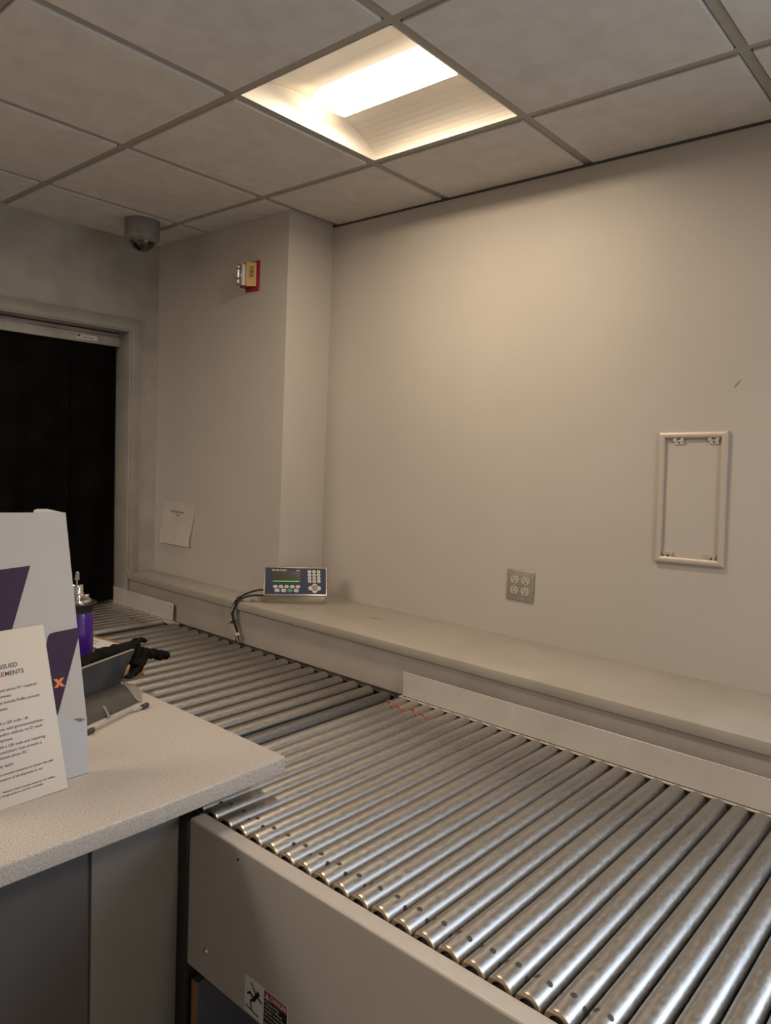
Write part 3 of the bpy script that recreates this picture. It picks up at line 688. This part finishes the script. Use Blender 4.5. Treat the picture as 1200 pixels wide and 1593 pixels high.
bmesh.ops.solidify(b.bm, geom=b.bm.faces[:], thickness=.0015); b.build('base_sheet', noisy(mat('base_sheet', (0.17, 0.165, 0.155), 0.4), (0.15, 0.145, 0.138), (0.19, 0.18, 0.17), 8), tr)
b = MB(); rows = []
for j in range(11):
    v = j / 10; p = Vector((.238 - .108 * v ** .8, .195 - .150 * v, .008 + .012 * math.sin(PI * min(1, v * 1.15))))
    wd = .042 * math.sin(PI * min(1, v * .8 + .12)); row = [b.bm.verts.new(p), b.bm.verts.new(p + Vector((wd * .55, -.004, -.004))), b.bm.verts.new(p + Vector((wd, -.006, -.006 - .006 * v)))]
    rows.append(row)
for a_, c_ in zip(rows, rows[1:]):
    for i in range(2): b.bm.faces.new((a_[i], a_[i + 1], c_[i + 1], c_[i]))
for v in b.bm.verts: v.co.z = max(v.co.z, .0025)
bmesh.ops.solidify(b.bm, geom=b.bm.faces[:], thickness=.0012); b.build('curved_flange', m_sheet, tr)
b = MB(); b.tube(smooth_path([(-.085, .004, .0065), (.050, .012, .0065), (.068, .006, .0065), (.094, .001, .0065)], 5), .0040, 10); b.build('wire_foot', m_wire, tr)
b = MB(); b.tube([(.062, .115, .010), (.030, .070, .009), (-.006, .026, .007)], .0028, 8); b.build('wire_strut', m_wire, tr)
for x0 in (.092, -.118):
    b = MB(); b.tube([(x0, .001, .0075), (x0 + .002, .001, .0075), (x0 + .024, .0005, .0075), (x0 + .026, .0005, .0075)], [.004, .0072, .0072, .005], 12); b.build('rubber_tip', m_rubber, tr)

# ------------------------------------------------------------------ black glove draped over the stand
def skin(name, nodes, edges, m, parent=None, disp=0.004, sub=2):
    me = bpy.data.meshes.new(name); me.from_pydata([n[:3] for n in nodes], edges, []); o = bpy.data.objects.new(name, me); COL.objects.link(o)
    sk = o.modifiers.new('s', 'SKIN'); me.skin_vertices[0].data[0].use_root = True
    for i, n in enumerate(nodes): me.skin_vertices[0].data[i].radius = (n[3], n[4] if len(n) > 4 else n[3])
    ss = o.modifiers.new('u', 'SUBSURF'); ss.levels = sub; ss.render_levels = sub
    bpy.context.view_layer.update()
    me2 = bpy.data.meshes.new_from_object(o.evaluated_get(bpy.context.evaluated_depsgraph_get()))
    bpy.data.objects.remove(o); bpy.data.meshes.remove(me)
    from mathutils import noise
    for v in me2.vertices:
        q = v.co * 45; d = noise.noise(q) * disp + noise.noise(q * 2.7) * disp * .5; v.co += v.normal * d
    me2.materials.clear(); me2.materials.append(m)
    me2.polygons.foreach_set('use_smooth', [True] * len(me2.polygons))
    r = bpy.data.objects.new(name, me2); COL.objects.link(r); r.parent = parent; return r
gl = thing('black_glove', 'crumpled black work glove draped over the grey tray stand', 'glove', (.065, -1.40, CZ), basis=(r3, -n3, (0, 0, 1)))
N_ = [(.300, .226, .086, .030, .028), (.250, .230, .098, .024, .022), (.200, .232, .098, .021, .021), (.150, .232, .094, .021, .022), (.085, .232, .086, .024, .024),
      (.338, .224, .108, .016, .013), (.366, .224, .108, .009, .007), (.392, .224, .097, .004, .004),
      (.338, .208, .068, .026, .024), (.388, .208, .058, .017, .017), (.425, .208, .049, .015, .014), (.460, .208, .038, .017, .015), (.484, .208, .026, .013, .012),
      (.436, .198, .028, .005, .005),
      (.312, .184, .048, .024, .018), (.270, .174, .034, .016, .012), (.232, .172, .026, .009, .008), (.352, .200, .040, .014, .014), (.272, .190, .064, .022, .012)]
E_ = [(0, 1), (1, 2), (2, 3), (3, 4), (0, 5), (5, 6), (6, 7), (0, 8), (8, 9), (9, 10), (10, 11), (11, 12), (10, 13), (8, 14), (14, 15), (15, 16), (8, 17), (14, 18)]
skin('glove_body', N_, E_, m_glove, gl, .006)

# ------------------------------------------------------------------ purple bottle
pb = thing('purple_bottle', 'purple bottle with flared black lid and shiny spout behind the display', 'bottle', (-.400, -1.290, CZ))
b = MB(); b.lathe([(.046, 0), (.050, .005), (.050, .190), (.048, .200)], 2, n=40); b.build('body', m_purpleb, pb)
b = MB(); b.lathe([(.0485, .199), (.049, .212), (.058, .224), (.0600, .228), (.058, .231), (.036, .233)], 2, n=40); b.build('lid', m_black, pb)
b = MB(); b.lathe([(.044, .232), (.041, .240), (.030, .246), (.022, .254), (.019, .262), (.0185, .282), (.016, .286), (.004, .287)], 2, n=20); b.build('spout', m_mirror, pb)
for k in range(4):
    b = MB(); b.box(.014, .040, -.004, .004, 0, .006, 0, .0015); b.build('spout_rib', m_mirror, pb, mx=Matrix.Rotation(-1.2 + k * .9, 4, 'Z') @ Matrix.Translation((0, 0, .240)) @ Matrix.Rotation(-.15, 4, 'Y'))
b = MB(); b.prism([(-.008, .298), (.008, .301), (.007, .322), (.001, .327)], 1, -.004, .004, 0); b.box(-.002, .002, -.002, .002, .285, .300)
b.build('pull_tab', mat('tab_grey', (0.22, 0.21, 0.20), 0.4), pb)

# ------------------------------------------------------------------ parcels on the rollers
p1 = thing('flat_parcel', 'flat brown parcel with a white shipping label lying on the rollers', 'parcel', (-1.09, -.88, .7602), rotz=.17)
b = MB(); b.box(0, .27, -.26, 0, 0, .022, 0, .003); b.build('carton', m_card, p1)
b = MB(); b.box(.03, .23, -.20, -.025, .022, .0226, 0); lb2 = b.build('shipping_label', m_labelw, p1)
b = MB()
for k in range(5): b.box(.045, .11 + .02 * (k % 2), -.06 - .025 * k, -.055 - .025 * k, .0226, .0229)
b.box(.15, .21, -.17, -.12, .0226, .0229); b.build('label_print', m_ink, lb2)
p2 = thing('small_parcel', 'small brown cardboard box half hidden under the black glove', 'parcel', (-.525, -.975, .7602), rotz=-.40)
b = MB(); b.box(-.20, 0, -.20, 0, 0, .028, 0, .002); b.build('carton', m_card, p2)
b = MB(); b.box(-.201, .0008, -.2, .0008, .0, .004, 0); b.build('dark_underside', m_black, p2)
